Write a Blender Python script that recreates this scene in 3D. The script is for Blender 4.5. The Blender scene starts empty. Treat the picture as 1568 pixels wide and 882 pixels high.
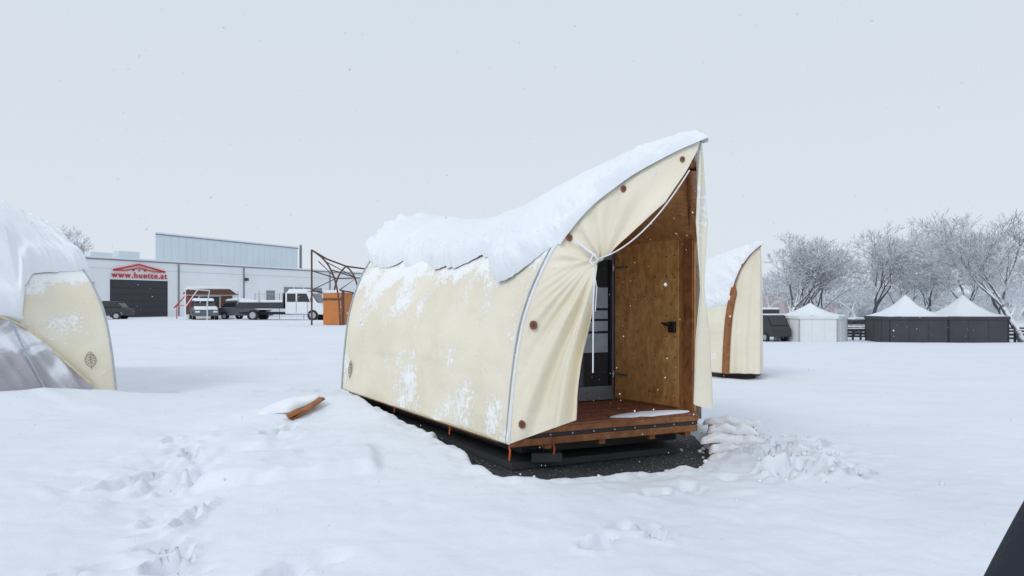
import bpy, bmesh, math, random
import numpy as np
from mathutils import Vector, Matrix
random.seed(7); rng=np.random.RandomState(11)
scene=bpy.context.scene
COL=scene.collection

# ---------------------------------------------------------------- materials
def new_mat(name):
    m=bpy.data.materials.new(name); m.use_nodes=True
    nt=m.node_tree; b=nt.nodes['Principled BSDF']
    return m,nt,b
def simple(name,col,rough=0.6,metal=0.0,var=0.12,scale=8.0,bump=0.0,bscale=30.0):
    m,nt,b=new_mat(name)
    b.inputs['Roughness'].default_value=rough; b.inputs['Metallic'].default_value=metal
    tc=nt.nodes.new('ShaderNodeTexCoord')
    n=nt.nodes.new('ShaderNodeTexNoise'); n.inputs['Scale'].default_value=scale; n.inputs['Detail'].default_value=5
    nt.links.new(tc.outputs['Object'],n.inputs['Vector'])
    r=nt.nodes.new('ShaderNodeValToRGB')
    c=Vector(col)
    r.color_ramp.elements[0].position=0.3; r.color_ramp.elements[1].position=0.7
    r.color_ramp.elements[0].color=(*(c*(1-var)),1); r.color_ramp.elements[1].color=(*[min(1,x) for x in c*(1+var)],1)
    nt.links.new(n.outputs['Fac'],r.inputs['Fac']); nt.links.new(r.outputs['Color'],b.inputs['Base Color'])
    if bump>0:
        n2=nt.nodes.new('ShaderNodeTexNoise'); n2.inputs['Scale'].default_value=bscale; n2.inputs['Detail'].default_value=6
        nt.links.new(tc.outputs['Object'],n2.inputs['Vector'])
        bp=nt.nodes.new('ShaderNodeBump'); bp.inputs['Strength'].default_value=bump; bp.inputs['Distance'].default_value=0.02
        nt.links.new(n2.outputs['Fac'],bp.inputs['Height']); nt.links.new(bp.outputs['Normal'],b.inputs['Normal'])
    return m
def snow_mat(name,col=(0.83,0.865,0.925),fine=60.0,strength=0.35,dist=0.02):
    m,nt,b=new_mat(name)
    b.inputs['Roughness'].default_value=0.75
    b.inputs['Specular IOR Level'].default_value=0.2
    tc=nt.nodes.new('ShaderNodeTexCoord')
    n=nt.nodes.new('ShaderNodeTexNoise'); n.inputs['Scale'].default_value=0.7; n.inputs['Detail'].default_value=6
    nt.links.new(tc.outputs['Object'],n.inputs['Vector'])
    r=nt.nodes.new('ShaderNodeValToRGB'); c=Vector(col)
    r.color_ramp.elements[0].position=0.3; r.color_ramp.elements[1].position=0.7
    r.color_ramp.elements[0].color=(*(c*0.95),1); r.color_ramp.elements[1].color=(*c,1)
    nt.links.new(n.outputs['Fac'],r.inputs['Fac']); nt.links.new(r.outputs['Color'],b.inputs['Base Color'])
    n1=nt.nodes.new('ShaderNodeTexNoise'); n1.inputs['Scale'].default_value=fine; n1.inputs['Detail'].default_value=4
    n2=nt.nodes.new('ShaderNodeTexNoise'); n2.inputs['Scale'].default_value=7; n2.inputs['Detail'].default_value=5
    for q in (n1,n2): nt.links.new(tc.outputs['Object'],q.inputs['Vector'])
    a=nt.nodes.new('ShaderNodeMath'); a.operation='MULTIPLY_ADD'; a.inputs[1].default_value=0.25
    nt.links.new(n1.outputs['Fac'],a.inputs[0]); nt.links.new(n2.outputs['Fac'],a.inputs[2])
    bp=nt.nodes.new('ShaderNodeBump'); bp.inputs['Strength'].default_value=strength; bp.inputs['Distance'].default_value=dist
    nt.links.new(a.outputs[0],bp.inputs['Height']); nt.links.new(bp.outputs['Normal'],b.inputs['Normal'])
    return m
def fabric_mat(name,thr=1.06,hband=(1.70,2.10,0.26),soft=.05):
    m,nt,b=new_mat(name); L=nt.links
    b.inputs['Roughness'].default_value=0.65; b.inputs['Specular IOR Level'].default_value=0.25
    g=nt.nodes.new('ShaderNodeNewGeometry')
    sep=nt.nodes.new('ShaderNodeSeparateXYZ'); L.new(g.outputs['Position'],sep.inputs[0])
    n=nt.nodes.new('ShaderNodeTexNoise'); n.inputs['Scale'].default_value=1.3; n.inputs['Detail'].default_value=6
    L.new(g.outputs['Position'],n.inputs['Vector'])
    r=nt.nodes.new('ShaderNodeValToRGB')
    r.color_ramp.elements[0].position=0.3; r.color_ramp.elements[1].position=0.7
    r.color_ramp.elements[0].color=(0.78,0.71,0.555,1); r.color_ramp.elements[1].color=(0.87,0.81,0.67,1)
    L.new(n.outputs['Fac'],r.inputs['Fac'])
    base=r.outputs['Color']
    wr=nt.nodes.new('ShaderNodeTexNoise'); wr.inputs['Scale'].default_value=2.6; wr.inputs['Detail'].default_value=5; wr.inputs['Distortion'].default_value=0.8
    L.new(g.outputs['Position'],wr.inputs['Vector'])
    bp=nt.nodes.new('ShaderNodeBump'); bp.inputs['Strength'].default_value=0.55; bp.inputs['Distance'].default_value=0.045
    L.new(wr.outputs['Fac'],bp.inputs['Height'])
    a=nt.nodes.new('ShaderNodeTexNoise'); a.inputs['Scale'].default_value=1.7; a.inputs['Detail'].default_value=2
    c=nt.nodes.new('ShaderNodeTexNoise'); c.inputs['Scale'].default_value=20.0; c.inputs['Detail'].default_value=6; c.inputs['Roughness'].default_value=0.62; c.inputs['Distortion'].default_value=.4
    L.new(g.outputs['Position'],a.inputs['Vector']); L.new(g.outputs['Position'],c.inputs['Vector'])
    hz=nt.nodes.new('ShaderNodeMapRange'); hz.inputs['From Min'].default_value=hband[0]; hz.inputs['From Max'].default_value=hband[1]
    hz.inputs['To Min'].default_value=0.0; hz.inputs['To Max'].default_value=hband[2]
    L.new(sep.outputs['Z'],hz.inputs['Value'])
    m1=nt.nodes.new('ShaderNodeMath'); m1.operation='MULTIPLY_ADD'; m1.inputs[1].default_value=1.0
    L.new(a.outputs['Fac'],m1.inputs[0]); L.new(hz.outputs[0],m1.inputs[2])
    m2=nt.nodes.new('ShaderNodeMath'); m2.operation='MULTIPLY_ADD'; m2.inputs[1].default_value=0.85
    L.new(c.outputs['Fac'],m2.inputs[0]); L.new(m1.outputs[0],m2.inputs[2])
    rr=nt.nodes.new('ShaderNodeMapRange'); rr.inputs['From Min'].default_value=thr-soft; rr.inputs['From Max'].default_value=thr+soft
    L.new(m2.outputs[0],rr.inputs['Value'])
    mx=nt.nodes.new('ShaderNodeMix'); mx.data_type='RGBA'
    L.new(rr.outputs[0],mx.inputs[0]); L.new(base,mx.inputs[6]); mx.inputs[7].default_value=(0.93,0.93,0.92,1)
    bp2=nt.nodes.new('ShaderNodeBump'); bp2.inputs['Strength'].default_value=0.4; bp2.inputs['Distance'].default_value=0.014
    L.new(rr.outputs[0],bp2.inputs['Height']); L.new(bp.outputs['Normal'],bp2.inputs['Normal'])
    L.new(bp2.outputs['Normal'],b.inputs['Normal'])
    L.new(mx.outputs[2],b.inputs['Base Color'])
    return m
def wood_mat(name,c1,c2,sc=(6,6,0.8),rough=0.55,knots=True,chips=False):
    m,nt,b=new_mat(name); L=nt.links
    b.inputs['Roughness'].default_value=rough; b.inputs['Specular IOR Level'].default_value=0.3
    g=nt.nodes.new('ShaderNodeNewGeometry')
    mp=nt.nodes.new('ShaderNodeMapping'); mp.inputs['Scale'].default_value=sc
    L.new(g.outputs['Position'],mp.inputs['Vector'])
    n=nt.nodes.new('ShaderNodeTexNoise'); n.inputs['Scale'].default_value=2.2; n.inputs['Detail'].default_value=8; n.inputs['Distortion'].default_value=1.2; n.inputs['Roughness'].default_value=0.65
    L.new(mp.outputs[0],n.inputs['Vector'])
    r=nt.nodes.new('ShaderNodeValToRGB')
    r.color_ramp.elements[0].position=0.33; r.color_ramp.elements[1].position=0.68
    r.color_ramp.elements[0].color=(*c1,1); r.color_ramp.elements[1].color=(*c2,1)
    L.new(n.outputs['Fac'],r.inputs['Fac']); out=r.outputs['Color']
    if knots:
        v=nt.nodes.new('ShaderNodeTexVoronoi'); v.inputs['Scale'].default_value=6.5
        L.new(g.outputs['Position'],v.inputs['Vector'])
        k=nt.nodes.new('ShaderNodeMapRange'); k.inputs['From Min'].default_value=0.05; k.inputs['From Max'].default_value=0.2; k.inputs['To Min'].default_value=0.6; k.inputs['To Max'].default_value=1.0
        L.new(v.outputs['Distance'],k.inputs['Value'])
        mx=nt.nodes.new('ShaderNodeVectorMath'); mx.operation='SCALE'
        L.new(out,mx.inputs[0]); L.new(k.outputs[0],mx.inputs['Scale']); out=mx.outputs[0]
    if chips:
        v=nt.nodes.new('ShaderNodeTexVoronoi'); v.inputs['Scale'].default_value=26
        mp2=nt.nodes.new('ShaderNodeMapping'); mp2.inputs['Scale'].default_value=(1,1,.55)
        L.new(g.outputs['Position'],mp2.inputs['Vector']);L.new(mp2.outputs[0],v.inputs['Vector'])
        s=nt.nodes.new('ShaderNodeSeparateColor');L.new(v.outputs['Color'],s.inputs[0])
        k=nt.nodes.new('ShaderNodeMapRange'); k.inputs['To Min'].default_value=0.84; k.inputs['To Max'].default_value=1.10
        L.new(s.outputs[0],k.inputs['Value'])
        mx=nt.nodes.new('ShaderNodeVectorMath'); mx.operation='SCALE'
        L.new(out,mx.inputs[0]); L.new(k.outputs[0],mx.inputs['Scale']); out=mx.outputs[0]
    L.new(out,b.inputs['Base Color'])
    return m
SNOW=snow_mat('snow_ground_mat',strength=.45,dist=.025)
SNOWR=snow_mat('snow_roof_mat',col=(0.88,0.905,0.945),fine=35,strength=0.4,dist=0.025)
SNOWF=snow_mat('snow_far_mat',col=(0.84,0.87,0.91),fine=3,strength=0.2,dist=0.05)
FAB=fabric_mat('canvas_frosted'); FABC=fabric_mat('canvas_clean',1.17,(2.1,2.6,.12))
PLY=wood_mat('plywood',(0.54,0.26,0.08),(0.82,0.48,0.19),sc=(4,4,1.4),chips=True)
PLY_SHADE=wood_mat('plywood_shaded',(0.34,0.15,0.05),(0.54,0.27,0.10),sc=(4,4,1.4),chips=True)  # same plywood as the door, with the porch shade put into its colour
BEAM=wood_mat('beam_wood',(0.20,0.075,0.03),(0.40,0.17,0.065),sc=(3,3,3),knots=False)
DECK=wood_mat('deck_wood',(0.17,0.06,0.035),(0.33,0.125,0.07),sc=(8,1.5,6),knots=False)
ASPH=simple('asphalt',(0.045,0.047,0.052),0.9,var=0.35,scale=25,bump=0.5,bscale=90)
BLACK=simple('black_plastic',(0.015,0.015,0.017),0.4)
DARK=simple('dark_grey',(0.04,0.042,0.047),0.7)
STEEL=simple('steel',(0.45,0.46,0.48),0.35,0.8)
ALU=simple('grey_aluminium',(0.22,0.24,0.27),0.45,0.2)
GLASS=simple('dark_glass',(0.03,0.035,0.045),0.08)
BAND=simple('frosted_band',(0.42,0.50,0.58),0.3)
WHITE=simple('white_trim',(0.80,0.82,0.85),0.5,var=0.03)
ORANGE=simple('orange_strap',(0.62,0.12,0.03),0.6)
RED=simple('red_paint',(0.55,0.02,0.02),0.5)
ZIP=simple('grey_zip',(0.40,0.44,0.50),0.5)
def mesh_window_mat():
    m,nt,b=new_mat('grey_mesh_window');L=nt.links;b.inputs['Roughness'].default_value=.6
    g=nt.nodes.new('ShaderNodeNewGeometry');n=nt.nodes.new('ShaderNodeTexNoise');n.inputs['Scale'].default_value=1.6;n.inputs['Detail'].default_value=4;n.inputs['Distortion'].default_value=.5
    L.new(g.outputs['Position'],n.inputs['Vector']);r=nt.nodes.new('ShaderNodeValToRGB')
    r.color_ramp.elements[0].position=.38;r.color_ramp.elements[0].color=(.36,.35,.38,1);r.color_ramp.elements[1].position=.64;r.color_ramp.elements[1].color=(.80,.82,.86,1)
    e=r.color_ramp.elements.new(.58);e.color=(.48,.47,.50,1)
    L.new(n.outputs['Fac'],r.inputs['Fac']);L.new(r.outputs['Color'],b.inputs['Base Color']);return m
MESHG=mesh_window_mat()

# ---------------------------------------------------------------- helpers
def mk(name,verts,faces,mat,smooth=False,parent=None):
    me=bpy.data.meshes.new(name); me.from_pydata([tuple(map(float,v)) for v in verts],[],[tuple(int(i) for i in f) for f in faces]); me.update()
    if smooth: me.shade_smooth()
    o=bpy.data.objects.new(name,me); COL.objects.link(o)
    for mm in (mat if isinstance(mat,(list,tuple)) else [mat]): me.materials.append(mm)
    if parent: attach(o,parent)
    return o
def attach(o,parent):
    o.parent=parent; o.matrix_parent_inverse=parent.matrix_basis.inverted()
def empty(name,loc=(0,0,0),rot=0):
    e=bpy.data.objects.new(name,None); COL.objects.link(e); e.matrix_basis=Matrix.Translation(loc)@Matrix.Rotation(rot,4,'Z')
    e.empty_display_size=0.2
    return e
def gridmesh(name,P,mat,parent=None,flip=False,mask=None):
    nu,nv=P.shape[:2]
    idx=np.arange(nu*nv).reshape(nu,nv)
    a=idx[:-1,:-1].ravel();b=idx[1:,:-1].ravel();c=idx[1:,1:].ravel();d=idx[:-1,1:].ravel()
    F=np.stack([a,b,c,d] if not flip else [a,d,c,b],1)
    if mask is not None: F=F[mask.ravel()]
    me=bpy.data.meshes.new(name); V=P.reshape(-1,3).astype(np.float32)
    me.vertices.add(len(V)); me.vertices.foreach_set('co',V.ravel())
    me.loops.add(F.size); me.loops.foreach_set('vertex_index',F.ravel().astype(np.int32))
    me.polygons.add(len(F)); me.polygons.foreach_set('loop_start',(np.arange(len(F))*4).astype(np.int32))
    me.polygons.foreach_set('loop_total',np.full(len(F),4,dtype=np.int32))
    me.update(calc_edges=True); me.validate(); me.shade_smooth()
    me.materials.append(mat)
    o=bpy.data.objects.new(name,me); COL.objects.link(o)
    if parent: attach(o,parent)
    return o
def prism(name,poly,z0,z1,mat,parent=None,bevel=0.0):
    n=len(poly); v=[(p[0],p[1],z0) for p in poly]+[(p[0],p[1],z1) for p in poly]
    f=[tuple(range(n))[::-1],tuple(range(n,2*n))]+[(i,(i+1)%n,(i+1)%n+n,i+n) for i in range(n)]
    o=mk(name,v,f,mat,parent=parent)
    fixn(o)
    if bevel>0: bev(o,bevel)
    return o
def fixn(o):
    bm=bmesh.new(); bm.from_mesh(o.data); bmesh.ops.recalc_face_normals(bm,faces=bm.faces); bm.to_mesh(o.data); bm.free()
def bev(o,w,seg=2):
    md=o.modifiers.new('b','BEVEL'); md.width=w; md.segments=seg; md.limit_method='ANGLE'
def wallbox(name,p,q,z0,z1,th,mat,parent=None,bevel=0.0,off=0.0):
    p=np.array(p,float);q=np.array(q,float);d=(q-p)/np.linalg.norm(q-p);n=np.array([-d[1],d[0]])
    a=p+n*off;b=q+n*off
    return prism(name,[a,b,b+n*th,a+n*th],z0,z1,mat,parent,bevel)
def box(name,c,s,mat,parent=None,bevel=0.0,local=False):
    x,y,z=s[0]/2,s[1]/2,s[2]/2
    o=prism(name,[(c[0]-x,c[1]-y),(c[0]+x,c[1]-y),(c[0]+x,c[1]+y),(c[0]-x,c[1]+y)],c[2]-z,c[2]+z,mat,None,bevel)
    if parent:
        if local: o.parent=parent
        else: attach(o,parent)
    return o
def tube(name,pts,r,mat,parent=None,local=False,cyc=False):
    cu=bpy.data.curves.new(name,'CURVE'); cu.dimensions='3D'; cu.bevel_depth=r; cu.bevel_resolution=2; cu.use_fill_caps=True
    s=cu.splines.new('POLY'); s.points.add(len(pts)-1)
    for i,p in enumerate(pts): s.points[i].co=(*map(float,p),1)
    s.use_cyclic_u=cyc
    o=bpy.data.objects.new(name,cu); COL.objects.link(o); cu.materials.append(mat)
    if parent:
        if local: o.parent=parent
        else: attach(o,parent)
    return o
def cyl(name,c,axis,r,h,mat,parent=None,local=False,n=20,sx=1.0):
    axis=Vector(axis).normalized(); q=axis.to_track_quat('Z','Y')
    v=[];f=[]
    for k,z in enumerate((-h/2,h/2)):
        for i in range(n):
            a=2*math.pi*i/n; v.append(Vector(c)+q@Vector((r*sx*math.cos(a),r*math.sin(a),z)))
    f=[tuple(range(n))[::-1],tuple(range(n,2*n))]+[(i,(i+1)%n,(i+1)%n+n,i+n) for i in range(n)]
    o=mk(name,v,f,mat)
    if parent:
        if local:o.parent=parent
        else: attach(o,parent)
    return o
def S(x): 
    x=np.clip(x,0,1); return x*x*(3-2*x)
TAB=rng.rand(8,256,256)
def vn(x,y,sc,seed=0):
    x=np.asarray(x,float)*sc+1000.5+seed*17.3; y=np.asarray(y,float)*sc+1000.5+seed*9.1
    xi=np.floor(x).astype(int);yi=np.floor(y).astype(int);fx=x-xi;fy=y-yi
    fx=fx*fx*(3-2*fx);fy=fy*fy*(3-2*fy);T=TAB[seed%8]
    g=lambda a,b:T[a%256,b%256]
    return ((g(xi,yi)*(1-fx)+g(xi+1,yi)*fx)*(1-fy)+(g(xi,yi+1)*(1-fx)+g(xi+1,yi+1)*fx)*fy)*2-1
def fbm(x,y,sc,seed=0,o=4):
    r=0;a=1
    for i in range(o): r=r+a*vn(x,y,sc*2**i,seed+i); a*=0.5
    return r

# ---------------------------------------------------------------- ground
BARE=np.array([(-2.35,10.5),(-1.6,9.05),(-0.86,7.8),(-0.45,7.0),(-0.24,6.35),(0.03,5.84),(0.5,5.95),(1.04,6.15),(1.6,6.42),(2.05,6.8),(2.2,7.4),(2.2,8.5),(-0.3,12.3),(-1.6,11.9)])
def sdpoly(x,y,P):
    d=np.full(x.shape,1e9);ins=np.zeros(x.shape,bool);n=len(P)
    for i in range(n):
        a=P[i];b=P[(i+1)%n];e=b-a
        t=np.clip(((x-a[0])*e[0]+(y-a[1])*e[1])/(e@e),0,1)
        d=np.minimum(d,np.hypot(x-a[0]-t*e[0],y-a[1]-t*e[1]))
        c=((a[1]>y)!=(b[1]>y)); 
        with np.errstate(divide='ignore',invalid='ignore'):
            xx=(b[0]-a[0])*(y-a[1])/(b[1]-a[1]+1e-12)+a[0]
        ins^=(c&(x<xx))
    return np.where(ins,-d,d)
DENTS=[]
def trail(pts,depth,rx=0.10,ry=0.16):
    for (x,y) in pts: DENTS.append((x+random.uniform(-.04,.04),y+random.uniform(-.04,.04),rx*random.uniform(.7,1.2),ry*random.uniform(.8,1.3),random.uniform(-.9,.9),depth*random.uniform(.8,1.1)))
trail([(-3.2,6.1),(-2.95,5.8),(-2.72,5.98),(-2.85,6.2),(-3.3,5.85),(-3.05,6.0)],0.14)
trail([(-2.35,5.05),(-2.30,4.78)],0.20,0.06,0.16)
trail([(-2.03,3.98),(-1.97,4.2)],0.17,0.05,0.13)
trail([(-1.3,3.85),(-1.15,4.0)],0.06)
trail([(0.92,4.33),(0.62,4.25),(0.93,4.55),(0.72,4.5),(0.5,4.1)],0.10,0.06,0.09)
trail([(2.8+random.uniform(-.5,.5),6.5+random.uniform(-.7,1.2)) for _ in range(26)],0.11,0.08,0.14)
trail([(1.4,5.6),(1.9,5.9),(2.4,6.1),(1.1,5.4)],0.06)
trail([(-2.6-0.02*i,7.6+0.2*i) for i in range(4)],0.09)
trail([(-3.3+.1*i,7.0-.35*i) for i in range(5)],0.08,.07,.16)
trail([(-2.5+.15*i,3.6+.35*i) for i in range(3)],0.06,.07,.16)
trail([(-2.0-.16*i+random.uniform(-.18,.18),3.9+.34*i) for i in range(12)],0.07,.07,.15)
trail([(-6+0.9*i,11.5+0.15*i) for i in range(6)],0.08,0.3,0.15)
def ground_h(x,y):
    x=np.asarray(x,float);y=np.asarray(y,float)
    h=0.12+0.40*S((-x)/6)*S((y-13)/27)-1.72*np.clip((y-10)/50,0,1)**1.15*S((x+1)/8)
    far=S((np.hypot(x,y)-14)/40)
    near=1-S((y-8)/5)
    h=h+0.035*fbm(x,y,0.35,1,3)*(1-far*0.2)+0.020*fbm(x,y,1.7,3,3)*(1-far)+0.006*fbm(x,y,9,5,2)*near
    def g(cx,cy,rx,ry,a,rot=0):
        c,s=math.cos(rot),math.sin(rot);dx=x-cx;dy=y-cy;u=(dx*c+dy*s)/rx;v=(-dx*s+dy*c)/ry
        return a*np.exp(-(u*u+v*v))
    h=h+g(-2.35,9.7,0.55,0.9,0.15,0.5)+g(-1.75,8.6,0.35,0.8,0.09,0.5)+g(-3.1,9.1,0.7,0.35,0.12,0.6)+g(-1.6,7.3,0.8,0.6,0.10,0.4)
    h=h+g(-3.2,7.5,0.9,0.5,0.07)+g(-0.8,6.6,0.45,0.6,0.06)+g(2.7,7.0,0.6,0.8,0.06)+g(-6.25,9.95,1.3,0.45,0.17,0.75)+g(-7.4,8.9,1.3,0.5,0.24,0.75)
    h=h+0.05*np.abs(fbm(x,y,2.5,6,3))*np.exp(-(((x+6.6)/1.2)**2+((y-9.6)/.7)**2))
    tr=np.exp(-(((x+3.0)/1.1)**2+((y-6.6)/1.5)**2))
    h=h-0.085*S(fbm(x,y,2.3,7,3)*1.6)*tr
    # broad shallow walked path from the near left to the tent
    pc=-2.0-.42*(y-3.9)+.15*np.sin(y*2.2);pd=np.exp(-((x-pc)/.38)**2)*S((8.6-y)/1.0)
    h=h-pd*(.035+.03*fbm(x,y,3.2,0,3))
    c,s=math.cos(0.2),math.sin(0.2);dx=x+2.0;dy=y-6.35;nz=.06*vn(x,y,3,2);u=np.abs(dx*c+dy*s)+nz;v=-dx*s+dy*c
    h=h+0.11*S((0.80-u)/0.16)*S((v+0.52+nz)/0.12)*S((0.6-v)/.5)
    for cy,sl in ((17.5,0.05),(19.3,0.05),(23.5,-0.03),(27,0.02),(13.2,0.16)):
        d=np.abs(y-(cy+sl*(x+10)+0.5*np.sin(x*0.25))); h=h-0.07*np.exp(-(d/0.28)**2)*S((-x-1.5)/2)
    for (cx,cy,rx,ry,ro,dp) in DENTS:
        c,s=math.cos(ro),math.sin(ro);dx=x-cx;dy=y-cy;r=np.sqrt(((dx*c+dy*s)/rx)**2+((-dx*s+dy*c)/ry)**2)
        r=r+0.38*fbm(x,y,8,5,2)
        h=h-dp*S((1.2-r)/0.5)*(1+.3*vn(x,y,22,1))+dp*0.14*np.exp(-((r-1.5)/0.35)**2)*(1+vn(x,y,14,3))
    h=h+0.05*np.abs(fbm(x,y,4.0,2,3))*np.exp(-(((x-2.75)/0.9)**2+((y-6.9)/1.1)**2))
    sd=sdpoly(x,y,BARE)+0.07*fbm(x,y,2.2,4,3)
    k=S((sd+0.02)/0.14)
    h=h+0.035*np.exp(-((sd-0.2)/0.15)**2)*fbm(x,y,5,6,3)
    return np.maximum(h,.012+.0*h)*k*(np.hypot(x,y)<14)-0.05*(1-k)+h*k*(np.hypot(x,y)>=14)
def axis_pts(lo,hi,core0,core1,step,ratio):
    c=list(np.arange(core0,core1,step)); a=[];v=core0;s=step
    while v>lo: s*=ratio; v-=s; a.append(v)
    b=[];v=c[-1];s=step
    while v<hi: s*=ratio; v+=s; b.append(v)
    return np.array(a[::-1]+c+b)
xs=axis_pts(-700,700,-3.8,3.6,0.028,1.042); ys=axis_pts(-60,900,3.4,9.0,0.028,1.032)
X,Y=np.meshgrid(xs,ys,indexing='ij'); Z=ground_h(X,Y)
gridmesh('snow_ground',np.stack([X,Y,Z],-1),SNOW)
asp=gridmesh('asphalt_pavement',np.stack([*np.meshgrid(np.linspace(-3,3,9),np.linspace(5.4,12.6,9),indexing='ij'),np.zeros((9,9))],-1),ASPH)
nt=ASPH.node_tree; b=nt.nodes['Principled BSDF']
src=b.inputs['Base Color'].links[0].from_socket
g=nt.nodes.new('ShaderNodeNewGeometry'); nn=nt.nodes.new('ShaderNodeTexNoise'); nn.inputs['Scale'].default_value=38; nn.inputs['Detail'].default_value=3
nt.links.new(g.outputs['Position'],nn.inputs['Vector'])
mr=nt.nodes.new('ShaderNodeMapRange'); mr.inputs['From Min'].default_value=0.64; mr.inputs['From Max'].default_value=0.69
nt.links.new(nn.outputs['Fac'],mr.inputs['Value'])
mx=nt.nodes.new('ShaderNodeMix'); mx.data_type='RGBA'; mx.inputs[7].default_value=(0.7,0.72,0.75,1)
nt.links.new(mr.outputs[0],mx.inputs[0]); nt.links.new(src,mx.inputs[6]); nt.links.new(mx.outputs[2],b.inputs['Base Color'])
def gh(x,y): return float(ground_h(np.array([x]),np.array([y]))[0])
cv=[];cf=[]
def lump(V,F,c,r):
    base=len(V)
    n=6
    for i,la in enumerate((-0.9,-0.3,0.35,0.95)):
        for j in range(n):
            a=2*math.pi*(j+0.5*i)/n; rr=r*math.cos(la)*random.uniform(.75,1.2)
            V.append((c[0]+rr*math.cos(a),c[1]+rr*math.sin(a),c[2]+r*0.8*math.sin(la)))
    for i in range(3):
        for j in range(n): F.append((base+i*n+j,base+i*n+(j+1)%n,base+(i+1)*n+(j+1)%n,base+(i+1)*n+j))
    F.append(tuple(base+3*n+j for j in range(n))); F.append(tuple(base+j for j in range(n))[::-1])
for i in range(210):
    if i<110: x,y=random.gauss(1.0,0.5),0; y=6.12+0.28*(x-0.8)+random.gauss(0.06,0.10)
    else: x,y=random.gauss(2.6,0.4),random.gauss(6.8,0.6)
    if x<0.1: continue
    r=random.uniform(0.006,0.032); lump(cv,cf,(x,y,gh(x,y)+r*0.3 if gh(x,y)>0 else r*0.5),r)
mk('snow_clumps',cv,cf,SNOWR,True)

# ---------------------------------------------------------------- tents
PW=np.array([0,.012,.024,.051,.086,.147,.248,.339,.445,.647,.87,1.0])
PZ=np.array([.30,.55,.79,1.16,1.467,1.768,2.11,2.31,2.50,2.73,2.90,2.97])
_w=PW*1.8;_s=np.concatenate([[0],np.cumsum(np.hypot(np.diff(_w),np.diff(PZ)))]);_s/=_s[-1]
TT=np.linspace(0,1,201);_W=np.interp(TT,_s,PW);_Z=np.interp(TT,_s,PZ)
for _ in range(40):
    _W[1:-1]=(_W[:-2]+2*_W[1:-1]+_W[2:])/4;_Z[1:-1]=(_Z[:-2]+2*_Z[1:-1]+_Z[2:])/4
_ZF=(_Z-.30)/2.67
class Tent:
    def __init__(s,P0,A,P1,P2,A2,P3,zb,ru,rz,rpow=1.6):
        s.P0,s.A,s.P1,s.P2,s.A2,s.P3=[np.array(q,float) for q in (P0,A,P1,P2,A2,P3)]
        s.zb=zb;s.ru=ru;s.rz=rz;s.rpow=rpow
        uu=np.linspace(-.1,1.1,121);zz=np.interp(uu,ru,rz)
        for _ in range(30): zz[1:-1]=(zz[:-2]+2*zz[1:-1]+zz[2:])/4
        s.uu,s.zz=uu,zz
    def zr(s,u): return np.interp(u,s.uu,s.zz)
    def pt(s,u,q):
        u,q=np.broadcast_arrays(np.asarray(u,float),np.asarray(q,float))
        t=1-np.abs(q); w=np.interp(t,TT,_W); zf=np.interp(t,TT,_ZF)
        w=np.where(q>0,w**s.rpow,w)
        B=np.where((q<=0)[...,None],s.P0+(s.P2-s.P0)*u[...,None],s.P1+(s.P3-s.P1)*u[...,None])
        R=s.A+(s.A2-s.A)*u[...,None]
        P=B+(R-B)*w[...,None]
        z=s.zb+(s.zr(u)-s.zb)*zf
        return np.concatenate([P,z[...,None]],-1)
    def nrm(s,u,q,e=0.01):
        du=s.pt(u+e,q)-s.pt(u-e,q); dq=s.pt(u,q+e)-s.pt(u,q-e)
        n=np.cross(dq,du); n/=np.linalg.norm(n,axis=-1,keepdims=True)+1e-9
        lat=(s.P0+s.P2-s.P1-s.P3);lat/=np.linalg.norm(lat)
        u,q=np.broadcast_arrays(np.asarray(u,float),np.asarray(q,float))
        o=np.concatenate([lat*(-np.sign(q)*np.minimum(np.abs(q)*4,1))[...,None],np.full(q.shape+(1,),.6)],-1)
        sg=np.sign((n*o).sum(-1,keepdims=True)); sg[sg==0]=1
        return n*sg
    def q_of_z(s,u,z):
        zf=(z-s.zb)/(s.zr(u)-s.zb); return -(1-np.interp(zf,_ZF,TT))
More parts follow.
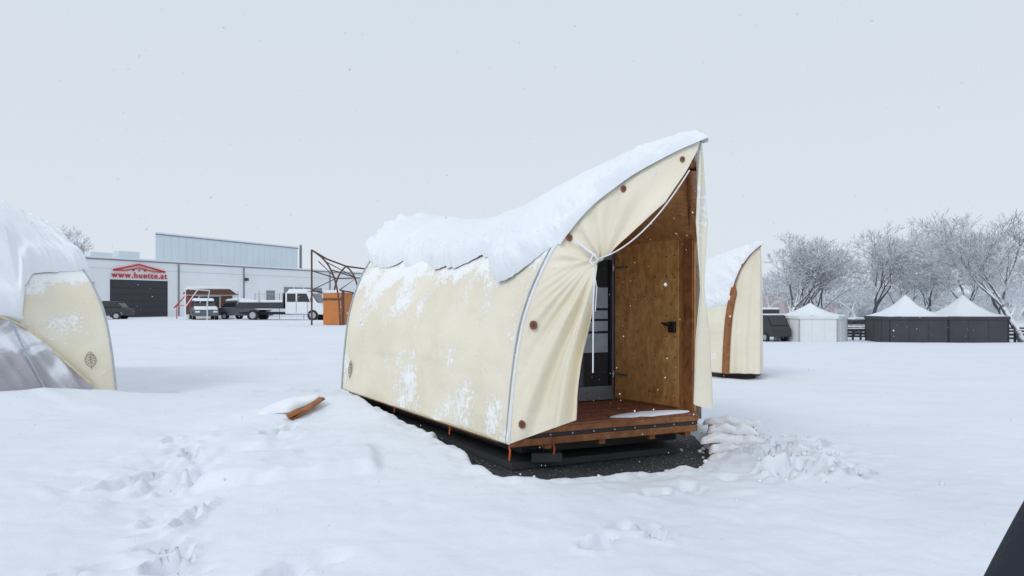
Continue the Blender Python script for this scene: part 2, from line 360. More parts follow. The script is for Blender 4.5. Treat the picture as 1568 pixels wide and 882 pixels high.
def build_tent(T,name,edge,thick,seed=0,redge=None,en=.06):
    E=empty(name,((T.P0[0]+T.P3[0])/2,(T.P0[1]+T.P3[1])/2,0))
    nu,nq=180,200
    u=np.linspace(0,1,nu)[:,None];q=np.linspace(-1,1,nq)[None,:]
    P=T.pt(u,q); N=T.nrm(u,q)
    uu=np.broadcast_to(u,(nu,nq));qq=np.broadcast_to(q,(nu,nq))
    edgef=np.clip((1-np.abs(2*uu-1))*12,0,1)
    wr=0.020*fbm(uu*5,qq*7,1.2,seed+1,3)*edgef
    wr=wr+0.008*np.sin((uu*14+qq*9)+2*vn(uu*3,qq*3,1,2))*edgef*np.clip(vn(uu*4,qq*4,1,seed+2)+.4,0,1)
    wr=wr-0.024*np.sin(uu*math.pi*3)**2*np.clip(1-np.abs(np.abs(qq)-.7)*2,0,1)
    wr=wr-0.006*np.exp(-((np.abs(qq)-.80-.02*np.sin(uu*9))/.006)**2)*edgef
    gridmesh('canvas_shell',P+N*wr[...,None],FAB,E)
    nu2,nk=460,240
    xx=np.linspace(0,1,nu2);lo,hi=-.012,1.012
    u=lo+(hi-lo)*(xx-.93*np.sin(2*math.pi*xx)/(2*math.pi));k=np.linspace(-1,1,nk)
    k=np.sign(k)*(1-(1-np.abs(k))**1.5)
    ez=edge(u)+en*fbm(u*16,u*0+seed,1.0,seed+2,5)
    qL=T.q_of_z(u,ez); qR=-T.q_of_z(u,np.minimum(ez+0.25,2.4) if redge is None else redge(u))
    U=np.broadcast_to(u[:,None],(nu2,nk)); K=np.broadcast_to(k[None,:],(nu2,nk))
    Q=np.where(K<0,-K*qL[:,None],K*qR[:,None])
    P=T.pt(U,Q);N=T.nrm(U,Q)
    N=N+np.array([0,0,0.8]);N/=np.linalg.norm(N,axis=-1,keepdims=True)
    th=thick(U)
    dist=(1-np.abs(K))*np.abs(np.where(K<0,qL[:,None],qR[:,None]))*3.1
    e1=np.sqrt(np.clip(1-(1-np.clip(dist/0.07,0,1))**2,0,1))
    L=np.linalg.norm(T.A2-T.A)
    de=np.minimum(U-lo,hi-U)*L
    e2=np.sqrt(np.clip(1-(1-np.clip(de/0.06,0,1))**2,0,1))
    lip=np.exp(-((dist-.13)/.10)**2)*np.where(K<0,1,.3)
    slope=0.52+0.48*S(dist/0.6)+.28*lip
    fr=1-S(de/.7);er=np.maximum(fr,1-S(dist/.5))
    H=th*slope*(1+0.14*fbm(P[...,0],P[...,1],1.6,seed+3,2))+np.minimum(th,.14)*.38*fr*fbm(P[...,0]+P[...,2],P[...,1],5.0,seed+5,3)+(0.005+.022*er)*fbm(P[...,0]+P[...,2],P[...,1],8,seed+4,3)
    H=np.maximum(H,0.01)*e1*e2+0.004
    gridmesh('roof_snow',P+N*H[...,None],SNOWR,E)
    return E

ru=[0,.0875,.19,.276,.4,.585,.8,1.0];rz=[2.95,2.90,2.79,2.69,2.57,2.53,2.66,3.02]
T1=Tent((-.025,6.44),(1.536,5.57),(2.17,7.85),(-2.67,10.75),(-1.6,11.9),(-.48,12.16),.30,ru,rz)
ed=lambda u:np.interp(u,[0,.05,.10,.15,.2,.27,.33,.42,.5,.62,.8,1],[2.14,2.02,1.86,1.80,1.96,2.13,2.15,2.05,2.08,2.12,2.2,2.27])
tk=lambda u:np.interp(u,[0,.05,.12,.3,.55,.8,1],[.115,.15,.18,.20,.23,.27,.23])
E1=build_tent(T1,'glamping_tent',ed,tk,0,redge=lambda u:np.interp(u,[0,.012,.03,.08,.2,1],[2.93,2.91,2.8,2.6,2.3,2.2]))
P0=T1.P0;D=T1.A-P0;nrm=np.array([D[1],-D[0]])/np.linalg.norm(D)
if nrm[1]>0: nrm=-nrm
def cw(w,z,off):
    w=np.asarray(w,float)
    return np.stack([P0[0]+D[0]*w+nrm[0]*off,P0[1]+D[1]*w+nrm[1]*off,z+0*w],-1)
def wa(z): return np.interp(z,_Z*(2.95/2.97),_W)
def wo(z): return np.interp(z,[.3,.6,1.0,1.3,1.76,1.97,2.0,2.06,2.18,2.46,2.70,2.86,2.95],[.39,.41,.445,.462,.486,.497,.52,.56,.647,.839,.935,.985,1.0])
nr,ns=220,140
r=np.linspace(0,1,nr)[:,None];s_=np.linspace(0,1,ns)[None,:]
z=.30+2.645*r+.30*s_*(1-r)**3
w=wa(z)+(np.maximum(wo(z),wa(z))-wa(z))*s_
dz=2.0-z; dw=(.52-w)*1.79
th=np.arctan2(dw,np.abs(dz)+.10)
low=S(dz/.25)
dtie=np.hypot(dw,dz)
env=S(s_*2.4)*low
def ridge(a,c,wd): return np.exp(-((a-c)/wd)**2)
off=0*th
for c,wd,am in ((.10,.035,.09),(.19,.03,-.055),(.27,.04,.07),(.40,.05,-.04),(.50,.05,.045),(.66,.06,-.025),(.80,.07,.025)):
    off=off+am*ridge(th+.02*np.sin(dtie*5),c,wd)*env*S(dtie/.7)
off+=0.012*np.sin(th*55+1)*env*S(dtie/.5)
off+=0.075*np.exp(-((1-s_)/.12)**2)*low*(.35+.65*S(dtie/1.2))
thu=np.arctan2(dw,np.abs(dz)+.04)
off+=0.022*np.sin(thu*15+1.0)*(1-S(dz/.1))*S(s_*3)*S((2.75-z)/.3)
off+=0.012*fbm(w*3,z,1.5,3,3)*S(s_*4)
gridmesh('entrance_curtain_left',cw(w,z,off+0.006),FABC,E1)
Pz=T1.pt(0.0,np.linspace(-1,-.42,50))
tube('white_piping',[tuple(p+np.array([-.004,-.004,0])) for p in Pz],0.014,WHITE,E1)
Pz=T1.pt(0.012,np.linspace(-1,-.45,50)); Nz=np.array([-.85,-.52,0])
tube('zip_line',[tuple(p+Nz*0.004) for p in Pz],0.008,ZIP,E1)
Pz=T1.pt(0.995,np.linspace(-1,-.3,50))
tube('rear_piping',[tuple(p+np.array([-.01,-.005,0])) for p in Pz],0.012,ZIP,E1)
hp=T1.pt(np.linspace(0,1,30),-1.0)
tube('hem',[tuple(p) for p in hp],0.011,simple('hem_canvas',(0.55,0.48,0.34),0.7),E1)
ring=simple('grommet_wood',(0.22,0.075,0.03),0.5);gin=simple('grommet_in',(.10,.035,.02),.5)
for (w_,z_,rr) in ((.082,.50,.040),(.147,1.42,.042),(.35,2.205,.033),(.634,2.60,.03),(.918,2.80,.024)):
    c=cw(w_,z_,.018); cyl('grommet',c,(*nrm,0),rr,.02,ring,E1,sx=.85)
    c=cw(w_,z_,.026); cyl('grommet_hole',c+np.array([.006,0,.004]),(*nrm,0),rr*.62,.012,gin,E1,sx=.8)
LG=simple('logo_print',(.12,.12,.12),.7)
def logo(T,u0,z0,size,parent):
    def P(a,b_):
        u=u0+a*size/np.linalg.norm(T.P2-T.P0); zz=z0+b_*size
        p=T.pt(np.array([u]),T.q_of_z(np.array([u]),np.array([zz])))[0]
        d=(T.P2-T.P0)/np.linalg.norm(T.P2-T.P0); n=np.array([d[1],-d[0]]); 
        if n@(np.array([0,0])-p[:2])<0: n=-n
        return (p[0]+n[0]*.012,p[1]+n[1]*.012,p[2])
    # pointed leaf with chevron ribs, stem below
    prof=lambda t:0.34*(max(0,math.sin(math.pi*min(1,t))))**.75*(1-.25*t)
    for sg_ in (-1,1):
        tube('logo_line',[P(sg_*prof(t),t) for t in np.linspace(.0,1,14)],size*.014,LG,parent)
    for t in (.2,.36,.52,.68):
        tube('logo_rib',[P(-prof(t),t),P(0,t+.16),P(prof(t),t)],size*.014,LG,parent)
    tube('logo_stem',[P(0,-.15),P(0,.9)],size*.012,LG,parent)
logo(T1,.925,.51,.25,E1)
P1=T1.P1;A=T1.A;DR=P1-A;LR=np.linalg.norm(DR);dR=DR/LR;nR=np.array([dR[1],-dR[0]])
if nR[0]>0: nR=-nR
r=np.linspace(0,1,160)[:,None];s_=np.linspace(0,1,90)[None,:]
zt=2.92-(2.92-.80)*r
span=np.interp(r,[0,.1,.25,.48,.56,.75,1],[.08,.25,.45,.22,.20,.42,.60])
dd=0.02+span*s_
amp=np.interp(r,[0,.08,.3,.5,.56,.75,1],[.010,.022,.048,.022,.018,.058,.078])
o_=amp*np.sin(s_*17+r*1.5)+0.03*r
PX=A[0]+dR[0]*dd+nR[0]*o_;PY=A[1]+dR[1]*dd+nR[1]*o_
PX=PX+0.05*r*1.0
gridmesh('entrance_curtain_right',np.stack([PX,PY,zt+0*dd-0.05*np.sin(s_*9)*r**4],-1),FABC,E1)
q=np.linspace(.03,.97,60);pa=T1.pt(0.0,q)
beam=[]
n3=np.array([nR[0],nR[1],0]);d3=np.array([dR[0],dR[1],0])
for i,p in enumerate(pa):
    c=p+n3*.07+d3*.12-np.array([0,0,.07])
    beam.append([c-n3*.03,c+n3*.06,c+n3*.06+d3*.16-np.array([0,0,.05]),c-n3*.03+d3*.16-np.array([0,0,.05])])
beam=np.array(beam);beam=np.concatenate([beam,beam[:,:1]],1)
gridmesh('arch_beam_right',beam,BEAM,E1)
u=np.linspace(0.01,.42,30)[:,None];q=np.linspace(-.62,.80,90)[None,:]
P=T1.pt(u,q);N=T1.nrm(u,q)
gridmesh('porch_lining',P-N*.05,PLY_SHADE,E1)
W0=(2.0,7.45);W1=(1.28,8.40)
wallbox('side_wall_panel',W1,W0,.452,2.55,.03,PLY_SHADE,E1,off=-.03)
Wd=np.array(W0)-np.array(W1);Lw=np.linalg.norm(Wd);Wd/=Lw
Wn=np.array([-Wd[1],Wd[0]])
if Wn@(-np.array(W1))<0: Wn=-Wn
def wp(m,o): return np.array(W1)+Wd*m+Wn*o
def slab(name,m0,m1,z0,z1,o0,o1,mat,bevel=0):
    return prism(name,[wp(m0,o0),wp(m1,o0),wp(m1,o1),wp(m0,o1)],z0,z1,mat,E1,bevel)
slab('door_leaf',.02,.985,.475,2.395,.010,.045,PLY,.004)
slab('door_gap',.985,1.0,.46,2.40,.006,.012,BLACK)
slab('door_gap_top',.02,.985,2.396,2.412,.006,.012,BLACK)
slab('front_post',1.06,1.18,.452,2.5,.010,.05,BEAM,.004)
slab('lock_box',.87,.96,1.30,1.42,.045,.085,BLACK,.006)
slab('lock_plate',.82,.90,1.375,1.405,.045,.105,BLACK,.004)
tube('door_handle',[(*wp(.90,.05),1.40),(*wp(.90,.11),1.40),(*wp(.80,.11),1.405)],.009,BLACK,E1)
for z_ in (2.06,.77):
    slab('door_hinge',.0,.24,z_-.012,z_+.012,.046,.054,STEEL)
    cyl('hinge_knuckle',(*wp(.0,.06),z_),(0,0,1),.013,.08,STEEL,E1)
for m in (.06,.17,.33,.5,.66,.82,.94):
    for z_ in np.arange(.56,2.38,.2275):
        if m in (.17,.33,.5,.66,.82) and random.random()<.45: continue
        cyl('screw_head',(*wp(m,.046),z_+random.uniform(-.015,.015)),(*Wn,0),.008,.004,BLACK,E1,n=8)
b0=np.array([1.27,8.43]);bd=-np.array([.918,.395]);bn=np.array([.395,-.918])
def bp_(m,o): return b0+bd*m+bn*o
def bslab(name,m0,m1,z0,z1,o0,o1,mat,bevel=0): return prism(name,[bp_(m0,o0),bp_(m1,o0),bp_(m1,o1),bp_(m0,o1)],z0,z1,mat,E1,bevel)
bslab('back_wall_upper',-.1,1.06,2.24,2.40,-.05,0,PLY_SHADE)
bslab('back_wall_left',1.06,1.6,.452,2.05,-.05,0,PLY_SHADE)
bslab('door_frame_right',0,.055,.452,2.24,-.05,.02,ALU,.004)
bslab('door_frame_left',1.005,1.06,.452,2.24,-.05,.02,ALU,.004)
bslab('door_frame_top',.055,1.005,2.16,2.24,-.05,.02,ALU,.004)
bslab('door_threshold',.055,1.005,.452,.62,-.04,.012,ALU,.004)
bslab('glass_pane',.055,1.005,.62,2.16,-.03,-.02,GLASS)
for z0,z1 in ((1.57,1.82),(1.44,1.54),(1.29,1.41),(1.03,1.26)):
    bslab('frosted_band',.10,.96,z0,z1,-.019,-.012,BAND)
bslab('glass_stile',.055,.085,.62,2.16,-.018,.008,BLACK)
deck=[(-.0,6.50),(1.955,7.34),(2.03,7.78),(-.55,12.0),(-2.60,10.75)]
prism('deck_platform',deck,.31,.435,BEAM,E1)
dv=np.array([1.955,.84]);dv/=np.linalg.norm(dv);dn=np.array([dv[1],-dv[0]])
if dn[1]>0: dn=-dn
F0=np.array([0,6.48])
def fs(name,m0,m1,z0,z1,o0,o1,mat,bevel=0): return prism(name,[F0+dv*m0+dn*o0,F0+dv*m1+dn*o0,F0+dv*m1+dn*o1,F0+dv*m0+dn*o1],z0,z1,mat,E1,bevel)
L_=2.135
fs('front_fascia_lower',-.02,L_,.265,.335,0,.035,BEAM,.006)
fs('front_fascia_steel',-.02,L_+.004,.338,.375,0,.028,DARK,.003)
fs('front_fascia_upper',-.02,L_,.378,.436,0,.05,BEAM,.006)
for m in np.arange(.15,L_,.24): cyl('deck_bolt',(*(F0+dv*m+dn*.03),.357),(*dn,0),.009,.01,STEEL,E1,n=10)
for i in range(10):
    o0=.045-.12*i; fs('deck_board',-.0,L_-.02 if i<4 else L_-.05,.437,.460+.002*(i%2),o0-.114,o0,DECK,.003)
mm=np.linspace(0,1,60);kk=np.linspace(-1,1,24)
MM,KK=np.meshgrid(mm,kk,indexing='ij')
wd=.085*np.sin(np.pi*np.clip(MM,0,1))**.5*(1+.45*vn(MM*9,KK*0,1,2))
px=1.10+1.0*MM
Pm=F0[None,None]+dv*px[...,None]+dn*(-.05+wd*KK+.0*MM)[...,None]
Zs=.463+.035*np.sqrt(np.clip(1-KK**2,0,1))*np.sin(np.pi*MM)**.4
gridmesh('deck_snow',np.concatenate([Pm,Zs[...,None]],-1),SNOWR,E1)
und=[(.10,6.80),(1.80,7.53),(1.75,7.9),(-.55,11.6),(-2.42,10.75)]
prism('base_frame',und,.13,.308,BLACK,E1)
prism('base_slab',[(.0,6.63),(1.78,7.40),(1.75,7.8),(-.55,11.6),(-2.4,10.7)],.01,.075,DARK,E1)
box('foundation_block',(.34,6.72,.12),(.30,.14,.09),DARK,E1,.01)
for m in (.35,.95,1.55,2.0): fs('joist_end',m,m+.07,.215,.264,-.30,.0,BEAM,.004)
for (x,y,zt_,zb_) in ((-.03,6.5,.31,.13),(.40,6.66,.27,.15),(-.7,7.62,.31,.17),(-1.55,9.0,.31,.2)):
    tube('orange_strap',[(x,y,zt_),(x+.012,y-.01,(zt_+zb_)/2),(x+.004,y,zb_)],.010,ORANGE,E1)
tube('side_beam',[(-.12,6.72,.275),(-2.5,10.6,.275)],.028,BEAM,E1)
def cat(a,b,sag,n=24):
    a=np.array(a);b=np.array(b);return [tuple(a+(b-a)*t-np.array([0,0,sag*4*t*(1-t)])) for t in np.linspace(0,1,n)]
tie=cw(.505,2.0,.09)
tube('guy_rope',cat(cw(.955,2.70,.05),tie,.14),.006,WHITE,E1)
tube('tie_strap',cat(cw(.40,2.17,.06),cw(.515,2.03,.11),.01),.011,WHITE,E1)
tube('tie_strap_loop',[tuple(cw(.50,2.04,.12)),tuple(cw(.525,2.0,.10)),tuple(cw(.50,1.95,.12)),tuple(cw(.485,1.98,.12))],.010,WHITE,E1,cyc=True)
tube('hanging_cord',[tuple(cw(.503,1.97,.09)),tuple(cw(.497,1.6,.10)),tuple(cw(.495,1.02,.10))],.0065,WHITE,E1)
tube('cord_tail',[tuple(cw(.498,1.9,.09)),tuple(cw(.515,1.75,.1)),tuple(cw(.507,1.55,.1))],.004,WHITE,E1)

# --- second tent
T2=Tent((4.59,15.0),(5.35,14.75),(6.05,16.6),(1.7,19.0),(2.2,19.8),(3.3,20.6),.13,[0,.12,.3,.55,.8,1],[2.93,2.74,2.45,2.40,2.5,2.8],1.3)
E2=build_tent(T2,'glamping_tent',lambda u:np.interp(u,[0,.06,.3,1],[1.66,1.55,1.45,1.7]),lambda u:np.interp(u,[0,.1,.4,1],[.09,.14,.18,.2]),2,redge=lambda u:np.interp(u,[0,.012,.04,.12,1],[2.90,2.88,2.7,2.4,2.2]))
def closed_front(T,E,mat):
    for nm,B,A_,sgn in (('closed_curtain_left',T.P0,T.A,-1),('closed_curtain_right',T.P1,T.A,1)):
        t=np.linspace(0,1,60);P=T.pt(0.0,sgn*(1-t))
        ww=np.linspace(0,1,60)
        rows=[]
        for p in P:
            end=np.array([*T.A,p[2]]) 
            rows.append(p[None]+(end-p)[None]*ww[:,None])
        R=np.array(rows); d=(A_-B);n=np.array([-d[1],d[0]])/np.linalg.norm(d)
        fo=0.035*np.sin(ww*19)[None,:]*(1-t)[:,None]
        R[...,0]+=n[0]*fo;R[...,1]+=n[1]*fo
        gridmesh(nm,R,mat,E)
closed_front(T2,E2,FABC)
q=np.linspace(-1,-.0,50);pa=T2.pt(0.0,q)
d=(T2.A-T2.P0)/np.linalg.norm(T2.A-T2.P0);d3=np.array([*d,0]);n3=np.array([d[1],-d[0],0])
if n3[1]>0:n3=-n3
wdt=np.interp(q,[-1,-.5,-.44,-.2,0],[.15,.15,.05,.03,.02])[:,None]
bm_=np.stack([pa-n3*.02,pa+n3*.05,pa+n3*.05+d3*wdt-np.array([0,0,.02]),pa-n3*.02+d3*wdt-np.array([0,0,.02])],1)
bm_=np.concatenate([bm_,bm_[:,:1]],1);gridmesh('arch_beam',bm_,BEAM,E2)
prism('base_frame',[(4.55,15.25),(5.35,15.1),(6.0,16.5),(3.2,20.3),(1.9,19.1)],-.12,.14,DARK,E2)
prism('deck_platform',[(4.6,15.05),(5.4,14.95),(6.05,16.6),(3.3,20.5),(1.8,19.0)],.10,.19,BEAM,E2)

# --- left tent
T3=Tent((-9.7,7.3),(-12.3,8.4),(-12.9,10.6),(-6.10,10.6),(-9.9,12.7),(-11,14.5),.30,[0,.3,.6,.8,1],[3.8,3.7,3.6,3.5,3.3],1.3)
E3=build_tent(T3,'glamping_tent',lambda u:np.interp(u,[0,.77,.80,.84,.9,1],[1.45,1.38,1.9,2.08,2.12,2.16]),lambda u:np.interp(u,[0,.7,.9,1],[.4,.36,.26,.20]),4,en=.03)
u=np.linspace(.45,.93,120)[:,None]
ztop=np.interp(u,[.45,.7,.78,.93],[1.6,1.5,1.28,.40]);s_=np.linspace(0,1,40)[None,:]
zz=.31+(ztop-.31)*s_+0*u; U=u+0*s_
P=T3.pt(U,T3.q_of_z(U,zz)); d=(T3.P2-T3.P0);d/=np.linalg.norm(d);n=np.array([d[1],-d[0]])
fo=.085+.022*np.sin(U*150+zz*16)*S(s_*3)+.02*fbm(U*12,zz*2,1,2,3)
P[...,0]+=n[0]*fo;P[...,1]+=n[1]*fo
gridmesh('mesh_window',P,MESHG,E3)
uu=np.linspace(.45,.93,40);zt_=np.interp(uu,[.45,.7,.78,.93],[1.6,1.5,1.28,.40]);pp=T3.pt(uu,T3.q_of_z(uu,zt_))
tube('window_flap_edge',[(p[0]+n[0]*.08,p[1]+n[1]*.08,p[2]) for p in pp],.020,simple('tan_strap',(0.66,0.56,0.38),.7),E3)
tube('window_divider',[tuple(T3.pt(np.array([a]),T3.q_of_z(np.array([a]),np.array([c_])))[0]+np.array([n[0]*.12,n[1]*.12,0])) for a,c_ in ((.74,1.40),(.77,.9),(.81,.36))],.014,ZIP,E3)
logo(T3,.935,.66,.24,E3)
Pz=T3.pt(0.997,np.linspace(-1,-.3,50));tube('edge_piping',[tuple(p+np.array([.0,-.012,0])) for p in Pz],0.014,ZIP,E3)
t=np.linspace(0,1,50);ww=np.linspace(0,1,20)
for T,E in ((T1,E1),(T2,E2),(T3,E3)):
    for sg in (-1,1):
        P=T.pt(1.0,sg*(1-t));R=np.array([p[None]+(np.array([*T.A2,p[2]])-p)[None]*ww[:,None] for p in P]);gridmesh('rear_end_canvas',R,FABC,E)

# ---------------------------------------------------------------- small things around the tent
E=bpy.data.objects.new('wooden_step_ladder',None);COL.objects.link(E)
E.matrix_basis=Matrix.Translation((2.34,7.22,.15))@Matrix.Rotation(-.25,4,'Z')@Matrix.Rotation(.15,4,'X')
for sx in (-.22,.22):
    box('rail',(sx,0,-.03),(.045,1.50,.12),BEAM,E,.006,True)
for i in range(5):
    y=-.64+i*.31
    box('slat',(0,y,.045),(.50,.09,.028),BEAM,E,.004,True)
    AA,XX=np.meshgrid(np.linspace(0,math.pi,14),np.linspace(-1,1,40),indexing='ij');endf=np.sqrt(np.clip(1-np.abs(XX)**5,0,1))
    hh=.075*(1+.40*vn(XX*2+i*3,AA*0+i,1.5,3)+.2*vn(XX*6+i,AA*2,1,2))
    V=np.stack([XX*(.30+.03*math.sin(i*3.7))+.02*math.sin(i*2.1),y-.015+(.085+.02*vn(XX*3,AA*0+i,1,4))*np.cos(AA)*(.5+.5*endf)+.03*vn(XX*2,AA*0+i*5,1,1),.035+hh*np.sin(AA)**.6*endf-.03*XX**4],-1)
    o=gridmesh('slat_snow',V,SNOWR); o.parent=E
E=empty('wooden_plank',(-2.75,9.05,0))
def plank(p,q,wd,th,mat,nm,par):
    p=Vector(p);q=Vector(q);d=(q-p).normalized();s=d.cross(Vector((0,0,1))).normalized();u_=s.cross(d)
    v=[]
    for c in (p,q):
        for a,b_ in ((-1,-1),(1,-1),(1,1),(-1,1)): v.append(c+s*wd/2*a+u_*th/2*b_)
    o=mk(nm,v,[(0,1,2,3),(7,6,5,4),(0,4,5,1),(1,5,6,2),(2,6,7,3),(3,7,4,0)],mat,parent=par);fixn(o);bev(o,.006);return o
gp=gh(-2.66,8.8)
plank((-2.82,8.70,gp-.02),(-2.52,9.10,gp+.20),.12,.035,BEAM,'board',E)
plank((-2.84,8.66,gp+.03),(-2.70,8.74,gp+.10),.10,.05,BEAM,'board_lower',E)
AA,XX=np.meshgrid(np.linspace(0,math.pi,14),np.linspace(0,1,30),indexing='ij')
c0=np.array([-3.45,8.80,gp-.04]);c1=np.array([-2.56,9.16,gp+.22]);dxy=(c1-c0)[:2];sd_=np.array([-dxy[1],dxy[0]])/np.linalg.norm(dxy)
cen=c0+(c1-c0)*XX[...,None]; wid=.28*np.sin(np.clip(XX*.93+.07,0,1)*math.pi)**.5*(1-.45*XX)*(1+.2*vn(XX*6,AA,1,3))
V=cen.copy();V[...,0]+=sd_[0]*wid*np.cos(AA);V[...,1]+=sd_[1]*wid*np.cos(AA);V[...,2]+=.12*np.sin(AA)*np.sin(XX*math.pi*.96+.06)**.5-.03+.02*vn(XX*5,AA*2,1,2)
gridmesh('snow_cap',V,SNOWR,E)

# ---------------------------------------------------------------- left industrial building
EB=empty('industrial_building',(-30,72,0.4))
o0=np.array([-37.9,60.0]);e=np.array([.5145,.8575]);nb=np.array([.8575,-.5145])
WALL=simple('white_render_wall',(0.84,0.85,0.86),.8,var=.04,scale=.4)
METAL=simple('pale_metal_cladding',(0.68,0.75,0.79),.5,var=.03,scale=.4)
EDGE=simple('roof_edge_grey',(.16,.17,.19),.6)
def bl(name,m0,m1,z0,z1,o_0,o_1,mat): return prism(name,[o0+e*m0+nb*o_0,o0+e*m1+nb*o_0,o0+e*m1+nb*o_1,o0+e*m0+nb*o_1],z0,z1,mat,EB)
bl('walls',0,40,0,5.75,-16,0,WALL)
bl('roof_edging',-.1,40.1,5.752,5.84,-16.1,.10,EDGE)
bl('roof_snow',-.05,40.05,5.842,6.02,-16,.04,SNOWF)
bl('wall_strip',-.02,40.02,4.95,4.99,0,.03,simple('wall_shadow_strip',(.6,.62,.65),.7))
bl('garage_door',2.6,8.17,.3,4.0,.0,.06,DARK)
for i in range(5): bl('garage_panel_joint',2.62,8.15,.85+i*.6,.88+i*.6,.061,.075,BLACK)
bl('garage_frame_top',2.45,8.32,4.0,4.1,0,.10,WHITE);bl('garage_frame_l',2.45,2.6,.3,4.0,0,.10,WHITE);bl('garage_frame_r',8.17,8.32,.3,4.0,0,.10,WHITE)
for (a,b_,z0,z1) in ((.5,1.25,2.5,3.7),(19.9,21.1,2.1,3.3),(22.4,28.2,3.0,3.75),(22.4,28.2,1.9,2.9),(31,33.5,2.2,3.3)):
    bl('window_frame',a-.1,b_+.1,z0-.1,z1+.1,0,.05,WHITE);bl('window_glass',a,b_,z0,z1,.051,.07,ALU)
for m in (23.8,25.3,26.8): bl('window_mullion',m-.05,m+.05,1.9,3.75,.072,.1,WHITE)
for m in (9.3,16.9,29.5): bl('downpipe',m,m+.10,.3,5.7,0,.12,ALU)
bl('wall_lamp',17.0,17.35,4.3,4.6,0,.35,DARK)
u0=np.array([-41.6,80.0]);u1=np.array([-31.3,100.0]);ud=(u1-u0)/np.linalg.norm(u1-u0);un=np.array([ud[1],-ud[0]])
Lu=np.linalg.norm(u1-u0);ub=np.array([-.42,.907])*16
def hall(nm,z0,z1,g_,mat): prism(nm,[u0+un*g_-ud*g_,u1+un*g_+ud*g_,u1+ub+ud*g_,u0+ub-ud*g_],z0,z1,mat,EB)
hall('upper_hall',5,9.9,0,METAL);hall('upper_hall_edging',9.902,10.0,.1,ALU);hall('upper_hall_snow',10.002,10.2,.05,SNOWF)
for k in range(1,22):
    c=u0+ud*(k*Lu/22); prism('cladding_rib',[c,c+ud*.08,c+ud*.08+un*.03,c+un*.03],5.2,9.88,METAL,EB)
c=u1+ud*.4;prism('chimney',[c,c+ud*.25,c+ud*.25+un*.25,c+un*.25],5.5,10.5,ALU,EB)
for m,h in ((2.0,.45),(4.6,.7)): bl('roof_vent',m,m+2.0,6.0,6.1+h,-3,-2,METAL)
ES=empty('company_sign',tuple(o0+e*5.4+nb*.1)+(4.6,))
def sg(m,z,o=.12): p=o0+e*m+nb*o; return (p[0],p[1],z)
def strip(pts,h,nm):
    v=[];f=[]
    for (m,z) in pts: v+=[sg(m,z-h/2,.10),sg(m,z+h/2,.10),sg(m,z+h/2,.16),sg(m,z-h/2,.16)]
    for i in range(len(pts)-1):
        for k in range(4): f.append((i*4+k,i*4+(k+1)%4,(i+1)*4+(k+1)%4,(i+1)*4+k))
    f+= [(0,1,2,3),tuple(len(v)-4+k for k in (3,2,1,0))]
    o=mk(nm,v,f,RED,parent=ES);fixn(o)
strip([(2.9,4.86),(5.3,5.45),(7.9,4.86)],.15,'roof_line')
strip([(4.1,4.86),(5.3,5.16),(6.6,4.86)],.10,'roof_line_inner')
strip([(2.9,4.84),(4.1,4.84)],.10,'base_line');strip([(6.6,4.84),(7.9,4.84)],.10,'base_line_b')
for m in (4.7,5.25,5.8): strip([(m,4.90),(m+.16,4.90)],.16,'dormer')
tcu=bpy.data.curves.new('sign_text','FONT');tcu.body='www.huette.at';tcu.size=.74;tcu.extrude=.03;tcu.offset=.014;tcu.align_x='CENTER';tcu.space_character=1.2
to=bpy.data.objects.new('sign_text',tcu);COL.objects.link(to);tcu.materials.append(RED)
p=sg(5.4,4.20,.14);to.matrix_basis=Matrix.Translation(p)@Matrix.Rotation(math.atan2(e[1],e[0]),4,'Z')@Matrix.Rotation(math.pi/2,4,'X')
attach(to,ES)

# ---------------------------------------------------------------- vehicles
CARG=simple('car_glass',(.03,.035,.04),.1)
TYRE=simple('tyre',(.02,.02,.02),.8)
def profile_body(name,prof,w,mat,E,bv=.06,yin=0.0):
    n=len(prof);v=[(x,-w/2+yin,z) for x,z in prof]+[(x,w/2-yin,z) for x,z in prof]
    f=[tuple(range(n)),tuple(range(n,2*n))[::-1]]+[(i,i+n,(i+1)%n+n,(i+1)%n) for i in range(n)]
    o=mk(name,v,f,mat);fixn(o);o.parent=E
    if bv: bev(o,bv,3)
    return o
def wheels(E,xsn,w,r):
    for x in xsn:
        for y in (-w/2+.08,w/2-.08):
            cyl('tyre',(x,y,r),(0,1,0),r,.22,TYRE,E,True,n=24);cyl('rim',(x,y+(.115 if y>0 else -.115),r),(0,1,0),r*.6,.02,STEEL,E,True)
def car(loc,rot,paint,snow=True):
    E=empty('parked_car',loc,rot)
    profile_body('body',[(-2.1,.35),(-2.15,.75),(-2.0,.95),(-1.3,1.0),(1.0,.98),(1.9,.82),(2.1,.6),(2.1,.32)],1.75,paint,E)
    profile_body('cabin',[(-1.75,.96),(-1.35,1.42),(-.3,1.5),(.45,1.42),(1.15,.96)],1.5,CARG,E,.08)
    profile_body('roof_panel',[(-1.4,1.40),(-1.3,1.48),(-.3,1.55),(.4,1.47),(.5,1.40)],1.42,paint,E,.03)
    wheels(E,(-1.3,1.3),1.75,.32)
    if snow:
        profile_body('roof_snow',[(-1.45,1.50),(-1.2,1.66),(-.3,1.72),(.3,1.66),(.55,1.48),(-.3,1.54)],1.44,SNOWF,E,.05)
        profile_body('bonnet_snow',[(1.1,.98),(1.2,1.08),(1.85,.94),(2.0,.80),(1.9,.82)],1.6,SNOWF,E,.04)
    for y in (-.62,.62): box('headlight',(2.08,y,.66),(.08,.3,.14),WHITE if snow else STEEL,E,.02,True)
    return E
tx,ty=-17.2,52.0;tz=gh(tx,ty)
E=empty('flatbed_truck',(tx,ty,tz-.05),math.radians(-3))
TW=simple('truck_white',(.78,.80,.83),.35,var=.03)
box('chassis',(-.3,0,.55),(6.2,.8,.2),DARK,E,0,True)
